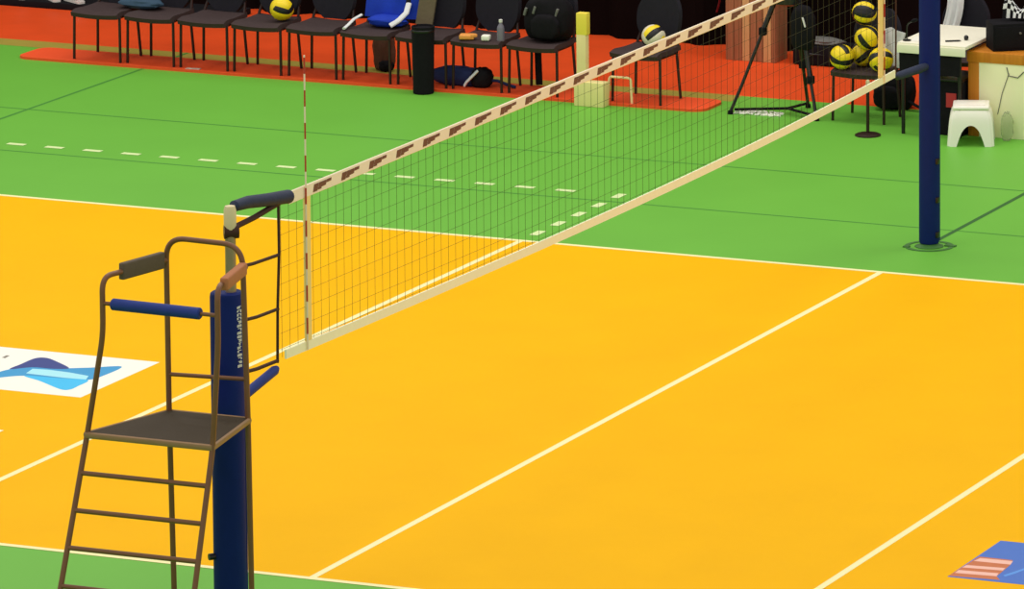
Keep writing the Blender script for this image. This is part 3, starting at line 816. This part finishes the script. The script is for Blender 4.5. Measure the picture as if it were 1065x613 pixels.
# wooden cabinet with cream panel
t = thing('wooden_cabinet', 'orange oak cabinet with a plain cream front panel at the right edge', 'cabinet', (-.75, 14.2, 0))
x0, x1, y0, y1, zt_ = -1.295, -.25, 13.92, 14.42, .715
b = MB()
b.box(((x0+x1)/2, (y0+y1)/2+.01, .33), (x1-x0-.08, y1-y0-.04, .64)); b.build('cabinet_body', 'oak', t)
b = MB(); b.box(((x0+x1)/2, (y0+y1)/2, zt_-.045), (x1-x0+.02, y1-y0+.02, .09), bev=.01); b.build('cabinet_top', 'oak', t)
for x in (x0+.05, x1-.05):
    b = MB(); b.box((x, y0+.03, .315), (.10, .06, .63), bev=.006); b.build('stile', 'oak', t)
b = MB(); b.box(((x0+x1)/2, y0+.012, .315), (x1-x0-.19, .022, .63), bev=.003); pn = b.build('front_panel', 'panel', t)
b = MB()
b.tube([(-.95, y0-.002, .60), (-.93, y0-.004, .53), (-.85, y0-.004, .52), (-.80, y0-.004, .57), (-.72, y0-.003, .60)], .0045, 6)
b.tube([(-.93, y0-.003, .55), (-.99, y0-.004, .38), (-1.03, y0-.003, .2)], .003, 6)
b.build('loose_wire', 'grey', t)
# black box on the cabinet
t = thing('speaker_box', 'black box standing on the oak cabinet at the right edge', 'box', (-.80, 14.15, zt_))
RB = RZ(.62); cb0 = Vector((-.99, 14.18, zt_))
b = MB(); b.box(cb0+Vector((0, 0, .115)), (.42, .26, .23), rot=RB, bev=.012); b.build('box_body', 'black', t)
b = MB(); b.box(cb0+RB @ Vector((0, -.133, .115)), (.38, .012, .18), rot=RB, bev=.004); b.build('front_grille', 'black', t)
b = MB(); b.lathe([(.010, 0), (.010, .012), (.006, .014)], cb0+RB @ Vector((.02, -.139, .15)), 12, rot=RB @ RX(PI/2)); b.build('knob', 'grey', t)
# checked cloth on the black box
b = MB()
def cc(u_, v):
    x = -1.06+.27*u_; y = 14.10+.12*v+.17*u_
    return (x, y+.02*math.sin(u_*8), zt_+.245+.16*math.sin(PI*v)**.7*(.7+.3*math.sin(u_*9+1))+.012)
nu, nv = 12, 8
P = [[Vector(cc(i/nu, j/nv)) for j in range(nv+1)] for i in range(nu+1)]
for i in range(nu):
    for j in range(nv):
        b.mi = (i+j) % 2
        b._add([P[i][j], P[i+1][j], P[i+1][j+1], P[i][j+1]], [(0, 1, 2, 3)])
bmesh.ops.remove_doubles(b.bm, verts=b.bm.verts, dist=.0005)
bmesh.ops.solidify(b.bm, geom=b.bm.faces[:], thickness=.006)
tag(b.build('checked_cloth', ['black', 'white_cloth'], origin=(-.93, 14.24, zt_+.24)), 'black and white checked cloth bundled on top of the black box', 'cloth')
# clear bag
b = MB(); b.blob((-.915, 13.84, .115), (.055, .05, .13), .2, 3, 31)
tag(b.build('plastic_bag', 'clear', origin=(-.945, 13.84, 0)), 'clear plastic bag on the floor between stool and cabinet', 'bag')

# ------------------------------------------------------------------ light
W = bpy.data.worlds.new('hall ambient'); S.world = W; W.use_nodes = True
bg = W.node_tree.nodes['Background']; bg.inputs['Color'].default_value = (1, .97, .92, 1); bg.inputs['Strength'].default_value = .60
def lamp(x, y, z, e, sx, sy):
    l = bpy.data.lights.new('hall_lamp', 'AREA'); l.shape = 'RECTANGLE'; l.size = sx; l.size_y = sy; l.energy = e; l.color = (1, .97, .91)
    o = bpy.data.objects.new('hall_lamp', l); C.objects.link(o); o.location = (x, y, z)
for x in (-12, -4, 4):
    for y in (-6, 4, 14):
        lamp(x, y, 14, {-6: 120, 4: 200, 14: 300}[y], 5, 2.2)

# ------------------------------------------------------------------ camera
cam = bpy.data.cameras.new('camera'); co = bpy.data.objects.new('camera', cam); C.objects.link(co)
p_, t_, r_ = -0.34449, 0.12266, 0.00576
cy_, sy_, ct_, st_ = math.cos(p_), math.sin(p_), math.cos(t_), math.sin(t_)
fw = Vector((sy_*ct_, cy_*ct_, -st_)); rt = Vector((cy_, -sy_, 0)); upv = rt.cross(fw)
c_, s_ = math.cos(r_), math.sin(r_)
R0 = c_*rt+s_*upv; U0 = -s_*rt+c_*upv
Mx = Matrix((R0, U0, -fw)).transposed().to_4x4(); Mx.translation = Vector((17.17193, -31.89912, 10.10832))
co.matrix_world = Mx
cam.sensor_fit = 'HORIZONTAL'; cam.sensor_width = 36; cam.lens = 6290.57*36/1065
cam.shift_x = -716.094/1065; cam.shift_y = -663.987/1065
cam.clip_start = .5; cam.clip_end = 300
S.camera = co
S.view_settings.view_transform = 'Standard'; S.view_settings.look = 'None'
S.view_settings.exposure = .14; S.view_settings.gamma = 1; S.view_settings.use_curve_mapping = False
